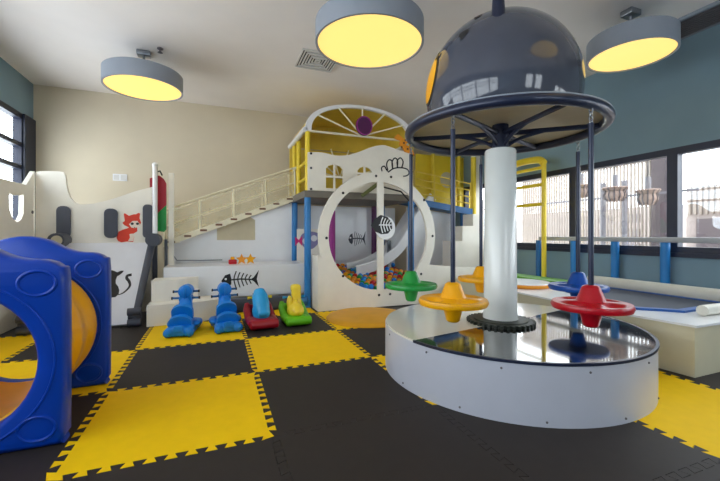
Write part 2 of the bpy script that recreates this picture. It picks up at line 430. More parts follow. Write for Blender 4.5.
def dome_patch(name, m, az, el, ra, re, e=.004, drop=0):
    b = MB(); rings = []
    for i in range(5):
        rr = i/4
        if i == 0: rings.append([b.bm.verts.new(dome_pt(az, el, e))]); continue
        R_ = []
        for k in range(28):
            t = 2*PI*k/28; sn_ = math.sin(t)
            fx = 1-.7*drop*max(0, -sn_); fy = 1 if not drop else (.6 if sn_ > 0 else 1.3)
            R_.append(b.bm.verts.new(dome_pt(az+ra*rr*math.cos(t)*fx/max(.3, math.cos(el)), el+re*rr*sn_*fy, e)))
        rings.append(R_)
    for k in range(28): b.bm.faces.new((rings[0][0], rings[1][k], rings[1][(k+1) % 28]))
    for A, B in zip(rings[1:], rings[2:]):
        for k in range(28): b.bm.faces.new((A[k], A[(k+1) % 28], B[(k+1) % 28], B[k]))
    return b.build(name, m, dome)
azl = math.radians(178)
dome_patch('eye_rim', 'black', math.radians(160), math.radians(10), .3, .33, .003)
dome_patch('eye_patch', 'yplast', math.radians(160), math.radians(10), .265, .295, .006)
dome_patch('pupil', 'black', math.radians(171), math.radians(24), .05, .06, .009)
dome_patch('teardrop_mark', 'black', math.radians(199), math.radians(31), .075, .085, .004, 1)
dome_patch('teardrop_mark', 'black', math.radians(204), math.radians(50), .06, .06, .004, 1)
hp = dome_pt(math.radians(226), math.radians(45), 0)
MB().tube([hp+Vector((0, 0, -.06)), hp+Vector((.0, .0, .07)), hp+Vector((.0, 0, .22)), hp+Vector((.0, 0, .36))], [.05, .043, .03, .02], 14).build('horn', 'navy', dome)
# swings hanging from the ring
def swing(ang, m, label, rz=0):
    x, y = CX+RR*math.cos(math.radians(ang)), CYY+RR*math.sin(math.radians(ang))
    t = thing('saucer_swing', label, 'swing', (x, y, RZ-.03), rz, 'saucer swings hanging from the carousel ring')
    def ln(mb): return mb
    s = MB()
    # saucer with four moulded seat hollows
    R_, N, Mr = .235, 64, 14
    def zt(r, a):
        q = r/R_
        h = .665-.012*q*q
        ho = math.exp(-((r-.15)/.04)**4)*max(0, .35+.65*math.cos(4*a))*.034
        return h-ho
    top = []; bot = []
    for i in range(Mr+1):
        r = R_*i/Mr*.96
        if i == 0: top.append([s.bm.verts.new((x, y, .665))]); bot.append([s.bm.verts.new((x, y, .6))]); continue
        top.append([s.bm.verts.new((x+r*math.cos(2*PI*k/N), y+r*math.sin(2*PI*k/N), zt(r, 2*PI*k/N))) for k in range(N)])
        bot.append([s.bm.verts.new((x+r*math.cos(2*PI*k/N), y+r*math.sin(2*PI*k/N), .605+.008*(r/R_)**2)) for k in range(N)])
    mid = [s.bm.verts.new((x+R_*math.cos(2*PI*k/N), y+R_*math.sin(2*PI*k/N), .633)) for k in range(N)]
    for G in (top, bot):
        for k in range(N): s.bm.faces.new((G[0][0], G[1][k], G[1][(k+1) % N]))
        for A, B in zip(G[1:], G[2:]):
            for k in range(N): s.bm.faces.new((A[k], A[(k+1) % N], B[(k+1) % N], B[k]))
        for k in range(N): s.bm.faces.new((G[-1][k], G[-1][(k+1) % N], mid[(k+1) % N], mid[k]))
    s.build('saucer', m, t, 60)
    c1 = MB().lathe([(0, .765), (.035, .765), (.05, .755), (.055, .745), (.088, .66), (.1, .645), (0, .645)], (x, y, 0), 28)
    c1.build('upper_cone', m, t, 50)
    MB().lathe([(0, .612), (.072, .612), (.064, .58), (.046, .505), (.035, .495), (0, .495)], (x, y, 0), 28).build('lower_cone', m, t, 50)
    MB().cyl((x, y, .76), (x, y, RZ-.13), .0165, seg=12).build('rod', 'navy', t)
    ch = MB()
    for k in range(4):
        z = RZ-.045-.026*k; e = [(0.012*math.cos(q), 0.018*math.sin(q)) for q in [2*PI*i/12 for i in range(12)]]
        ch.tube([(x+a*(k % 2), y+a*((k+1) % 2), z+bb) for a, bb in e], .004, 6, True)
    ch.build('chain', 'steel', t)
swing(138.7, 'green', 'green saucer swing hanging on a rod at the left of the carousel')
swing(-156.1, 'yplast', 'yellow saucer swing at the front left of the carousel column')
swing(62.1, 'yplast', 'yellow saucer swing partly hidden behind the carousel column')
swing(-85.3, 'red', 'red saucer swing at the front right of the carousel')
swing(-9.8, 'swblue', 'blue saucer swing behind the red one')
# ------------------------------------------------------------------ blue crawl tunnel
TX = -1.22
tun = thing('crawl_tunnel', 'blue crawl tunnel of two holed panels joined by a yellow barrel', 'tunnel', (TX, 2.8, 0))
def tpanel(y0, y1):
    out = [(-.41, 0), (.41, 0), (.46, .012), (.485, .05), (.49, .12), (.49, .84), (.465, .925), (.4, .96), (.33, .965), (.24, .99), (.14, 1.05), (.05, 1.075), (0, 1.08)]
    out += [(-x, z) for x, z in out[:1:-1][1:]]
    out = smoothpath([(TX+x, z) for x, z in out], 3, True)
    out = [(x, max(0, z)) for x, z in out]
    hole = circ((TX, .45), .37, 48)[::-1]
    b = MB(); yc = (y0+y1)/2; hy = (y1-y0)/2
    def shr(L, d, c):
        return [(c[0]+(x-c[0])*(1-d/.5), c[1]+(z-c[1])*(1-d/.5)) for x, z in L]
    # bevelled body: main slab plus inset faces
    lay = [(y0, .022, .397), (y0+.008, .008, .38), (y0+.022, 0, .37), (y1-.022, 0, .37), (y1-.008, .008, .38), (y1, .022, .397)]
    rings = []
    for yy_, d, hr in lay:
        o_ = shr(out, d, (TX, .54)); h_ = circ((TX, .45), hr, 48)
        rings.append(([b.bm.verts.new((x, yy_, max(0, z))) for x, z in o_], [b.bm.verts.new((x, yy_, z)) for x, z in h_], o_, h_))
    for A, B in zip(rings, rings[1:]):
        for q in (0, 1):
            n = len(A[q])
            for k in range(n): b.bm.faces.new((A[q][k], A[q][(k+1) % n], B[q][(k+1) % n], B[q][k]))
    for Rg in (rings[0], rings[-1]):
        vs = Rg[0]+Rg[1]
        for tr in tessellate_polygon([[Vector((*p, 0)) for p in Rg[2]], [Vector((*p, 0)) for p in Rg[3]]]):
            b.bm.faces.new([vs[i] for i in tr])
    for sx in (-1, 1):
        for z in (.845, .105):
            for yy_ in (y0, y1):
                b.tube([(TX+sx*.375+.078*math.cos(2*PI*k/36), yy_, z+.062*math.sin(2*PI*k/36)) for k in range(36)], .009, 8, True)
    for yy_ in (y0, y1):
        b.tube([(TX+.45*math.cos(a), yy_, .45+.43*math.sin(a)) for a in [2*PI*k/64 for k in range(64)]], .007, 8, True)
    return b
tpanel(2.34, 2.46).build('front_panel', 'blue', tun, 40)
tpanel(3.16, 3.28).build('rear_panel', 'blue', tun, 40)
MX = Matrix.Translation((TX, 0, .45)) @ Matrix.Rotation(-PI/2, 4, 'X')
bar = MB().lathe([(.375, 2.44), (.43, 2.47), (.435, 2.6), (.42, 2.63), (.42, 2.75), (.435, 2.78), (.435, 2.86), (.42, 2.89), (.42, 3.0), (.435, 3.03), (.43, 3.14), (.375, 3.18), (.36, 3.17), (.40, 3.1), (.40, 2.5), (.36, 2.45), (.375, 2.44)], (0, 0, 0), 56, MX)
bar.build('barrel', 'yplast', tun, 30)
# ------------------------------------------------------------------ slide with padded edges, on the left
sx0, sx1 = -1.86, -.83
sl = thing('slide', 'white slide board with grey padded edges and a black cat sticker', 'slide', (-1.36, 5.4, 0))
zt_, yb_, yt_ = .95, 5.08, 5.92
def SP(u, v, w):   # slide plane: u across, v 0..1 up the slope, w out of it
    n = Vector((0, -zt_, yt_-yb_)).normalized()
    p = Vector((u, yb_+(yt_-yb_)*v, .03+zt_*v)); return p+n*w
MB().prism([(-1.93, 0), (-.9, 0), (sx1, 1), (sx0, 1)], SP, -.03, 0).build('slide_board', 'slidew', sl)
MB().span((sx0, yt_, .93), (sx1, 5.985, .98)).build('slide_top', 'slidew', sl)
for (x0, x1, nm) in ((-.9, -.83, 'edge_padding'), (-1.93, -1.86, 'edge_padding')):
    MB().tube([SP(x0, -.0, .02), SP(x0*.5+x1*.5, .5, .025), SP(x1, 1, .02)], [.04, .045, .05], 12).build(nm, 'greyfoam', sl)
for x0, xx in ((-.9, 1), (-1.93, -1)):
    f = MB()
    for k in range(3): f.cyl((x0-.07, 5.06+.05*(k % 2), .045+.065*k), (x0+.07, 5.06+.05*(k % 2), .045+.065*k), .045)
    f.build('foot_padding', 'greyfoam', sl)
for x0 in (-1.87, -.80):
    r_ = MB().cyl((x0, 5.7, 1.02), (x0, 5.97, 1.02), .09, seg=20).build('top_roll', 'greyfoam', sl)
    MB().cyl((x0+.01, 5.694, 1.02), (x0+.01, 5.702, 1.02), .06, seg=20).build('roll_end', 'tan' if x0 < -1 else 'greyfoam', r_)
def cat_uv(px): # photo position -> slide coordinates
    o = []
    for u, v in px:
        r = ray(u, v); k = zt_/(yt_-yb_); t_ = (H-.03+k*yb_)/(k*r.y-r.z); p = Vector((0, 0, H))+r*t_
        o.append((p.x, (p.y-yb_)/(yt_-yb_)))
    return o
cz = lambda a: (100+a[0]*50/481, 255+a[1]*50/481)
body = [(40, 405), (105, 410), (150, 405), (180, 375), (186, 340), (175, 305), (152, 275), (152, 240), (165, 205), (185, 195), (215, 172), (230, 153), (205, 152), (165, 168), (140, 155), (112, 146), (105, 165), (75, 165), (60, 146), (45, 165), (30, 190), (50, 215), (75, 235), (70, 280), (45, 320), (35, 370)]
k_ = MB().prism(cat_uv([cz(p) for p in body]), SP, .001, .004)
tail = smoothpath([(172, 383), (215, 370), (260, 335), (288, 295), (280, 255), (258, 225), (265, 200), (305, 190)], 5)
k_.ribbon(cat_uv([cz(p) for p in tail]), [.006+.026*min(1, i/20) for i in range(len(tail))], lambda u, v, w: SP(u, v, w), .001, .004)
k_.build('cat_sticker', 'black', sl)
# panel above the slide (fox) and the side panel with cat-head window
def frs(pts, y): return xz(pts, y)
fp = thing('wavy_panel', 'cream wavy-topped panel with grey pads and an orange fox sticker', 'panel', (-1.5, 6.0, 0))
top = smoothpath([(40, 171), (60, 171.5), (65, 175), (66.5, 186), (70, 197), (77, 203.5), (90, 204), (105, 201), (120, 196.5), (136, 191), (152, 187)], 4)
pl = xz([(35.5, 172.5)]+[(u, v) for u, v in top], 6.0)
MB().prism([(pl[0][0], 0)]+pl+[(pl[-1][0], 0)], PXZ(6.0), 0, .06).build('board', 'cream', fp)
def pill(u0, v0, u1, v1, y):
    a = atY(u0, v0, y); c = atY(u1, v1, y)
    return MB().prism(rrect(min(a.x, c.x), min(a.z, c.z), max(a.x, c.x), max(a.z, c.z), abs(c.x-a.x)*.42), PXZ(y), -.03, 0)
for u0, v0, u1, v1 in ((57, 206, 71, 238), (104.5, 208.5, 118, 238), (143, 204.5, 153.5, 238)):
    pill(u0, v0, u1, v1, 6.0).build('grey_pad', 'greyfoam', fp)
fz = lambda a: (115+a[0]*40/428, 205+a[1]*45/481)
def fpoly(pts, m, nm, d, parent=fp):
    return MB().prism(xz([fz(p) for p in pts], 6.0), PXZ(6.0), -d, 0 if d < .0035 else -d+.002).build(nm, m, parent)
fox = fpoly([(20, 330), (40, 285), (80, 265), (130, 250), (150, 240), (100, 215), (80, 190), (105, 170), (95, 95), (105, 88), (150, 115), (200, 100), (225, 100), (250, 85), (270, 90), (262, 140), (280, 190), (265, 215), (235, 235), (240, 280), (190, 310), (205, 340), (195, 395), (130, 390), (70, 400), (35, 385), (20, 360)], 'foxo', 'fox_sticker', .003)
fpoly([(150, 205), (190, 170), (240, 170), (268, 205), (245, 235), (210, 248), (175, 240)], 'foxc', 'fox_face', .005, fox)
fpoly([(155, 310), (190, 305), (205, 330), (195, 385), (140, 385), (160, 350)], 'foxc', 'fox_chest', .005, fox)
for q in ((185, 200), (242, 200)):
    fpoly([(q[0]+17*math.cos(a), q[1]+13*math.sin(a)) for a in [2*PI*k/14 for k in range(14)]], 'black', 'fox_eye', .007, fox)
fpoly([(202, 236), (220, 236), (211, 246)], 'black', 'fox_nose', .007, fox)
sp_ = thing('side_panel', 'cream side panel with a cat-head cut-out, left of the slide', 'panel', (-2.2, 5.4, 0))
def yz(pts, x): return [(p.y, p.z) for p in (atX(u, v, x) for u, v in pts)]
XS = -2.19
oo = yz([(36.5, 172), (26, 185), (0, 178)], XS)
out = [(6.0, 0)]+[(6.0, oo[0][1])]+oo[1:]+[(4.9, oo[2][1]+.12), (4.6, 1.9), (4.1, 1.95), (4.05, 0)]
hole = yz([(9, 192), (12, 195), (20, 195.5), (24, 194), (23.5, 214), (21, 220), (17, 222), (13, 219), (9.5, 209)], XS)
MB().prism([out, hole], PYZ(XS), -.05, 0).build('board', 'cream', sp_)
MB().cyl((XS, 5.93, 1.38), (XS+.012, 5.93, 1.38), .02).build('bolt', 'postg', sp_)
# red and green padded post
rg = thing('padded_post', 'white post with a red and green padded board beside the stair foot', 'post', (-.78, 6.05, 0))
MB().cyl((-.80, 5.93, 1.09), (-.80, 5.93, 2.07), .033).build('pole', 'white', rg)
MB().ell((-.80, 5.93, 2.08), (.04, .04, .04)).build('pole_cap', 'white', rg)
bd = MB().prism([(-.88, 1.16), (-.7, 1.13)]+[(-.67, 1.17), (-.67, 1.52), (-.78, 1.4), (-.88, 1.42)], PXZ(6.02), 0, .06).build('green_pad', 'green', rg)
MB().prism([(-.88, 1.421), (-.78, 1.401), (-.67, 1.521), (-.67, 1.84), (-.70, 1.9), (-.76, 1.95), (-.88, 1.9)], PXZ(6.02), 0, .06).build('red_pad', 'dred', rg)
MB().tube([(-.80, 5.93, 1.98), (-.74, 5.94, 2.0), (-.72, 6.0, 1.95)], .012, 6).build('strap', 'black', rg)
MB().span((-.9, 6.02, 0), (-.86, 6.08, 1.2)).build('lower_board', 'greyfoam', rg)
MB().span((-.84, 5.97, 0), (-.78, 6.02, 1.09)).build('base_post', 'greyfoam', rg)
# cream rounded steps
st = thing('rounded_steps', 'two-tier cream rounded steps behind the blue ride-on toys', 'steps', (-.35, 5.2, 0))
def foot(x0, x1, y0, y1, r):
    return [(x1, y1), (x0, y1), (x0, y0)]+smoothpath([(x0, y0), (x0+(x1-x0)*.5, y0+.03), (x1-r, y0+.1), (x1-.02, y0+.24), (x1, y0+.36)], 6)[1:]
MB().prism(foot(-.76, .1, 4.97, 5.5, .2), PXY(0), .0, .25).build('lower_step', 'cream', st)
MB().prism(foot(-.74, -.22, 5.18, 5.5, .15), PXY(0), .25, .52).build('upper_step', 'cream', st)
# fish wall, ledge and foam bar
fw = thing('ledge_wall', 'low white ledge wall with a black fishbone sticker', 'wall', (.3, 5.6, 0))
FY = 5.6
MB().span((-.655, FY, .2), (1.33, FY+.05, .615)).build('front_board', 'white', fw)
MB().span((-.655, FY, .615), (1.33, 6.28, .645)).build('ledge_top', 'white', fw)
MB().span((-.655, FY+.12, -.02), (1.33, 6.28, .2)).build('plinth', 'cream', fw)
def fishbone(y, cx_, cz_, L, hgt, m, parent, d=.004, flip=False, solid=None):
    s_ = -1 if flip else 1
    fn = PXZ(y)
    def T(x, z): return (cx_+s_*x*L, cz_+z*hgt)
    b = MB()
    hd = [T(-.5, -.02), T(-.4, .28), T(-.27, .36), T(-.24, .1), T(-.24, -.2), T(-.3, -.34), T(-.42, -.24)]
    b.prism(hd, fn, -d, 0)
    b.ribbon([T(-.28, .02), T(0, .05), T(.3, 0)], .05*hgt+.006, fn, -d*.8, 0)
    for k in range(5):
        x = -.16+.1*k; h_ = .48-.06*k
        b.ribbon(smoothpath([T(x+.05, h_), T(x-.01, .05), T(x+.05, -h_*.95)], 4), .05*L*.6, fn, -d*.9, 0)
    b.prism([T(.27, .0), T(.36, .12), T(.5, .5), T(.44, .02), T(.5, -.42), T(.36, -.1)], fn, -d, 0)
    o_ = b.build('fishbone_sticker', m, parent)
    e = T(-.385, .08); MB().prism(circ(e, .06*hgt, 12), fn, -d-.002, -d).build('fish_eye', 'white', o_)
    return o_
fishbone(FY, .335, .435, .52, .27, 'black', fw)
ft = thing('foam_bar', 'dark grey foam bar on the floor under the fishbone wall', 'foam bar', (.7, 5.5, 0))
MB().span((.12, 5.44, 0), (1.2, 5.595, .19), bev=.03).build('bar', 'greyfoam', ft)
MB().cyl((1.2, 5.5, .1), (1.315, 5.5, .1), .095, seg=24).build('round_end', 'greyfoam', ft)
MB().cyl((1.2, 5.475, .1), (1.29, 5.415, .1), .07, seg=24).build('end_disc', 'deckblue', ft)
# small toys on the ledge
for i, (x, c1, nm, lb) in enumerate(((.24, 'red', 'toy_block', 'small red and yellow toy on the ledge, left of its row'), (.37, 'figo', 'toy_star', 'small orange pointed toy on the ledge, middle of its row'), (.5, 'yplast', 'toy_star', 'small yellow pointed toy on the ledge, right of its row'))):
    pts = [(x+(.085 if k % 2 == 0 else .04)*math.cos(PI/2+k*PI/5), .725+(.085 if k % 2 == 0 else .04)*math.sin(PI/2+k*PI/5)) for k in range(10)]
    mn = min(p[1] for p in pts)
    o = MB().prism([(a, b_-mn+.645) for a, b_ in pts], PXZ(5.9), -.02, .02).build(nm, c1, off=(x, 5.9, .645)) if nm == 'toy_star' else MB().box((x, 5.9, .68), (.12, .07, .07), bev=.015).build(nm, c1, off=(x, 5.9, .645))
    tag(o, lb, 'toy')
    if nm == 'toy_block': MB().box((x, 5.9, .735), (.06, .05, .04), bev=.01).build('knob', 'yplast', o)
# ------------------------------------------------------------------ staircase up to the tower
SY0, SY1 = 6.3, 6.85
sc = thing('staircase', 'long cream staircase with railings climbing right along the back wall', 'staircase', (-.7, 6.5, .6))
x0, z0, x1, z1 = -.74, .92, 1.29, 1.73
for y in (SY0, SY1): MB().prism([(x0, z0-.02), (x0, z0+.07), (x1, z1+.05), (x1, z1-.05)], PXZ(y), -.02, .02).build('stringer', 'cage', sc)
N = 9
for k in range(N):
    xa = x0+(x1-x0)*(k+.5)/N; za = z0+(z1-z0)*(k+.5)/N
    tr_ = MB().span((xa-.11, SY0+.02, za-.005), (xa+.11, SY1-.02, za+.025)).build('tread', 'cream', sc)
    MB().span((xa-.05, SY0-.026, za+.0), (xa+.05, SY0-.02, za+.03)).build('tread_end', 'brown', tr_)
for y in (SY0, SY1):
    r = MB()
    r.tube(smoothpath([(x0+.02, y, z0+.1), (x0+.04, y, z0+.52), (x0+.1, y, z0+.58), (x1-.1, y, z1+.48), (x1-.04, y, z1+.47), (x1-.02, y, z1+.38), (x1-.02, y, z1+.02)], 5), .016, 8)
    hr = r.build('handrail', 'cage', sc)
    r = MB().tube([(x0+.03, y, z0+.3), (x1-.03, y, z1+.25)], .011, 8)
    for k in range(1, 4): r.tube([(x0+(x1-x0)*k/4, y, z0+(z1-z0)*k/4+.05), (x0+(x1-x0)*k/4, y, z0+(z1-z0)*k/4+.54-.02*k)], .013, 8)
    r.build('rail_bars', 'cage', hr)
MB().prism([(x0+.06, z0+.08), (x0+.06, z0+.56), (x1-.04, z1+.46), (x1-.04, z1+.03)], PXZ(SY1), .0, .012).build('netting', 'net', sc)
MB().prism([(x0+.06, z0+.08), (x0+.06, z0+.56), (x1-.04, z1+.46), (x1-.04, z1+.03)], PXZ(SY0), .0, .006).build('netting', 'net', sc)
MB().span((-.645, 6.06, .646), (-.575, 6.13, 2.0)).build('newel_post', 'cream', sc)
MB().span((-.72, SY0-.03, -.02), (-.68, SY0+.01, z0+.1)).build('support_post', 'steel', sc)
MB().tube([(-.7, SY0-.01, .93), (-.55, SY0-.05, .70), (-.2, SY0-.06, .69), (.1, SY0-.06, .69)], .01, 8).build('support_rail', 'steel', sc)
# glossy wall under the stairs
gw = thing('backing_panel', 'glossy white panel under the staircase behind the ledge', 'panel', (.3, 6.45, .0))
MB().prism([(-.66, .0), (-.66, .93), (1.27, 1.66), (1.27, 0)], PXZ(6.42), 0, .03).build('board', 'white', gw)
MB().prism(xz([(217, 240), (217, 219), (222, 216), (250, 217), (255, 220), (255, 240)], 6.42), PXZ(6.42), -.012, 0).build('tan_patch', 'tan', gw)
# ------------------------------------------------------------------ play tower
TW = thing('play_tower', 'yellow and blue play tower with white house front and arched roof', 'play tower', (2.17, 6.0, 0))
X0, X1, YA, YZ_, DZ = 1.29, 3.06, 5.45, 6.6, 1.75
for x, y in ((X0, YA), (X1, YA), (X0, 6.42), (X1, 6.6)):
    MB().cyl((x, y, -.02), (x, y, DZ), .05, seg=20).build('blue_post', 'bluepad', TW)
for x, y in ((X0, YA), (X0, 6.08), (X0, 6.42), (X1, YA), (X1, 6.6)):
    MB().cyl((x, y, DZ), (x, y, 2.64), .04, seg=20).build('yellow_post', 'ypaint', TW)
for z in (1.95, 2.2): MB().tube([(X0, YA, z), (X0, 6.08, z)], .028, 10).build('side_bar', 'ypaint', TW)
MB().span((X0-.06, YA-.06, DZ-.1), (X1+.06, YZ_+.06, DZ)).build('deck', 'deckgrey', TW)
MB().span((X0-.05, YZ_+.02, DZ), (X1+.05, YZ_+.05, 2.64)).build('rear_board', 'ypale', TW)
AC, AW = (X0+X1)/2, (X1-X0)/2
def arch(t, k=1): # t 0..PI
    return (AC+AW*k*math.cos(t), 2.66+.46*k*math.sin(t)**.8)
ts = [PI*k/32 for k in range(33)]
fa = MB().prism([arch(t, 1.04) for t in ts]+[arch(t, .94) for t in ts[::-1]], PXZ(YA-.03), 0, .06).build('roof_arch', 'white', TW)
MB().prism([arch(t, 1.02) for t in ts]+[arch(t, .99) for t in ts[::-1]], PXZ(YA+.03), 0, YZ_-YA-.03).build('roof_shell', 'ypale', TW)
MB().prism([arch(t, 1.02) for t in ts], PXZ(YZ_), 0, .03).build('roof_end_board', 'ypale', TW)
MB().tube([(X0-.045, YA-.03, 2.67), (X0-.045, YZ_+.03, 2.67)], .04, 10).build('eave_tube', 'white', TW)
MB().tube([(X1+.045, YA-.03, 2.67), (X1+.045, YZ_+.03, 2.67)], .04, 10).build('eave_tube', 'white', TW)
MB().tube([(X0, YA-.01, 2.655), (X1, YA-.01, 2.655)], .018, 8).build('chord_bar', 'cage', TW)
for a in (30, 62, 90, 118, 150):
    p = arch(math.radians(a), .95); MB().tube([(AC, YA-.01, 2.66), (p[0], YA-.01, p[1])], .013, 8).build('spoke', 'cage', TW)
for a in (22, 50, 78, 102, 130, 158):
    MB().tube([(AC, YZ_-.02, 2.15), (AC+AW*.95*math.cos(math.radians(a)), YZ_-.02, 2.15+.55*math.sin(math.radians(a)))], .013, 8).build('rear_spoke', 'cage', TW)
bp = atY(364, 126, YA-.06)
MB().tube([atY(362, 196, 5.32), atY(379, 183, 5.32)], .03, 10).build('olive_brace', 'olive', TW)
bg = MB().prism(circ((bp.x, bp.z), .135, 36, ry=.15), PXZ(YA-.06), -.02, .02).build('plaque', 'purple', TW)
MB().prism([circ((bp.x, bp.z), .135, 36, ry=.15), circ((bp.x, bp.z), .12, 36, ry=.134)[::-1]], PXZ(YA-.08), -.006, 0).build('plaque_rim', 'plum', bg)
# house front with wavy top and two windows
HY = YA-.09
tp = smoothpath([(308, 152), (322, 152.5), (336, 155.5), (348, 155), (360, 151.5), (372, 147), (383, 145), (392, 147.5), (402, 151), (413, 153)], 4)
hp_ = xz(tp, HY); bl = atY(308, 190.5, HY); br = atY(413, 197, HY)
def hwin(u0, v0, u1, v1):
    a = atY(u0, v1, HY); c = atY(u1, v0, HY); r = (c.x-a.x)/2; cx_ = (a.x+c.x)/2
    L = []
    g = .014
    # four panes with an arched head
    mz = a.z+(c.z-a.z)*.48
    for sx in (-1, 1):
        xi, xo = cx_+sx*g, cx_+sx*r
        L.append([(xi, a.z), (xo, a.z), (xo, mz-g), (xi, mz-g)])
        L.append([(xi, mz+g), (xo, mz+g), (xo, c.z-.07), (xo-sx*.04, c.z-.025), (xi, c.z)])
    return L
holes = hwin(326, 165, 343, 188)+hwin(357.5, 167, 372, 180)
MB().prism([hp_+[(br.x, DZ+.0), (bl.x, DZ+.0)]]+holes, PXZ(HY), 0, .03).build('house_front', 'cream', TW)
for k, (u, v) in enumerate(((311, 153.5), (311, 168), (311, 189), (412, 156), (412, 172))):
    p = atY(u, v, HY); MB().ell((p.x, HY-.004, p.z), (.018, .01, .018), u=10, v=6).build('bolt', 'black', TW)
pz = lambda a: (350+a[0]*80/350, 100+a[1]*110/481)
pw = MB()
for pts in ([(140, 312), (138, 296), (150, 290), (160, 306), (165, 312)], [(165, 308), (160, 280), (170, 262), (183, 268), (186, 300)], [(186, 300), (184, 270), (196, 254), (208, 266), (206, 296)], [(208, 296), (206, 268), (220, 253), (232, 270), (226, 296)],
            [(166, 316), (190, 300), (220, 296), (248, 302), (258, 318), (250, 330), (232, 334)]):
    pw.ribbon(smoothpath(xz([pz(p) for p in pts], HY), 5), .02, PXZ(HY), -.005, -.001)
pw.build('paw_drawing', 'black', TW)
og = thing('orange_cutout', 'orange spotted cut-out shape at the top right of the house front', 'cut-out', (2.9, HY, 2.3))
oz = [(198, 158), (210, 148), (226, 160), (236, 172), (246, 166), (252, 180), (246, 196), (262, 205), (276, 222), (284, 244), (268, 236), (254, 230), (240, 226), (230, 206), (216, 196), (220, 178), (204, 172), (194, 166)]
op = MB().prism(xz([pz(p) for p in oz], HY-.02), PXZ(HY-.02), 0, .018).build('board', 'figo', og)
for p in ((236, 188), (226, 206), (252, 214), (268, 230), (243, 176)):
    q = xz([pz(p)], HY-.02)[0]; MB().prism(circ(q, .018, 12), PXZ(HY-.02), -.004, 0).build('spot', 'brown', og)
# ------------------------------------------------------------------ ball pit with round opening
PY = 5.07
bp_ = thing('ball_pit', 'white ball pit wall with a big round opening and centre bar', 'ball pit', (2.4, PY, 0))
c0 = atY(380.5, 236, PY); RCX, RCZ = c0.x, c0.z; RI, RO = .815, .965
wl = xz([(318, 255), (326, 257.5), (334, 262)], PY); wr = xz([(441, 263), (455, 264), (486, 268)], PY)
def ang(p): return math.atan2(p[1]-RCZ, p[0]-RCX)
aL = PI-math.asin((wl[1][1]-RCZ)/RO); aR = math.asin((wr[1][1]-RCZ)/RO)
arcp = [(RCX+RO*math.cos(a), RCZ+RO*math.sin(a)) for a in [aL+(aR-aL)*k/40 for k in range(41)]]
out = [(wl[0][0], 0)]+wl[:1]+arcp+wr[2:]+[(wr[-1][0]+.25, wr[-1][1]), (wr[-1][0]+.25, 0)]
MB().prism([out, circ((RCX, RCZ), RI, 72)[::-1]], PXZ(PY), 0, .05).build('ring_wall', 'cream', bp_)
MB().span((wl[0][0], PY+.05, 0), (wl[0][0]+.05, FY, wl[0][1]-.02)).build('side_wall', 'cream', bp_)
MB().span((RCX-.05, PY-.012, RCZ-RI-.02), (RCX+.05, PY+.03, RCZ+RI+.02)).build('centre_bar', 'cream', bp_)
fc = atY(384.5, 228, PY)
fd = MB().prism(circ((fc.x, fc.z), .165, 36, ry=.175), PXZ(PY), -.035, -.012).build('fish_disc', 'white', bp_)
fx, fzz = fc.x-.05, fc.z+.045
fb_ = MB().prism([(fx-.19, fzz-.01), (fx-.13, fzz+.09), (fx-.03, fzz+.15), (fx+.08, fzz+.12), (fx+.15, fzz+.04), (fx+.16, fzz-.05), (fx+.09, fzz-.13), (fx-.02, fzz-.14), (fx-.12, fzz-.1)], PXZ(PY-.035), -.004, 0).build('fish_sticker', 'black', fd)
rb = MB()
rb.ribbon([(fx-.06, fzz), (fx+.15, fzz)], .018, PXZ(PY-.035), -.007, -.004)
for k in range(4):
    x_ = fx-.03+.045*k
    rb.ribbon(smoothpath([(x_+.035, fzz+.12-.02*k), (x_, fzz+.01), (x_+.03, fzz-.12+.015*k)], 4), .015, PXZ(PY-.035), -.007, -.004)
rb.build('fish_ribs', 'white', fb_)
for u, v in ((326.5, 238), (343, 276), (432.5, 236), (421, 274), (343, 193), (424, 200), (376, 176), (391, 177), (379, 295), (390, 294)):
    p = atY(u, v, PY); MB().ell((p.x, PY-.004, p.z), (.02, .01, .02), u=10, v=6).build('bolt', 'black', bp_)
MB().tube([(RCX+.08, PY+.1, RCZ+.76), (RCX+.4, PY+.1, RCZ+.7), (RCX+.62, PY+.12, RCZ+.5)], .012, 8).build('cable', 'black', bp_)
# pit lining: red pad base sloping up to the back, back board, side pads
MB().prism([(PY+.06, 0.0), (PY+.06, .2), (6.6, .47), (6.6, 0)], PYZ(1.42), 0, 1.88).build('pit_base', 'dred', bp_)
MB().span((1.36, 6.72, 0), (3.4, 6.76, DZ-.12)).build('rear_board', 'white', bp_)
for u in (333, ):
    p = atY(u, 235, 6.0); MB().cyl((p.x-.02, 6.0, .0), (p.x-.02, 6.0, 1.5), .06, seg=18).build('magenta_padding', 'plum', bp_)
p = atY(374, 225, 6.6); MB().cyl((p.x, 6.6, .1), (p.x, 6.6, DZ-.11), .05, seg=18).build('purple_padding', 'purple', bp_)
fq = atY(357, 239, 6.72)
fishbone(6.72, fq.x, fq.z, .36, .3, 'greyfoam', bp_)
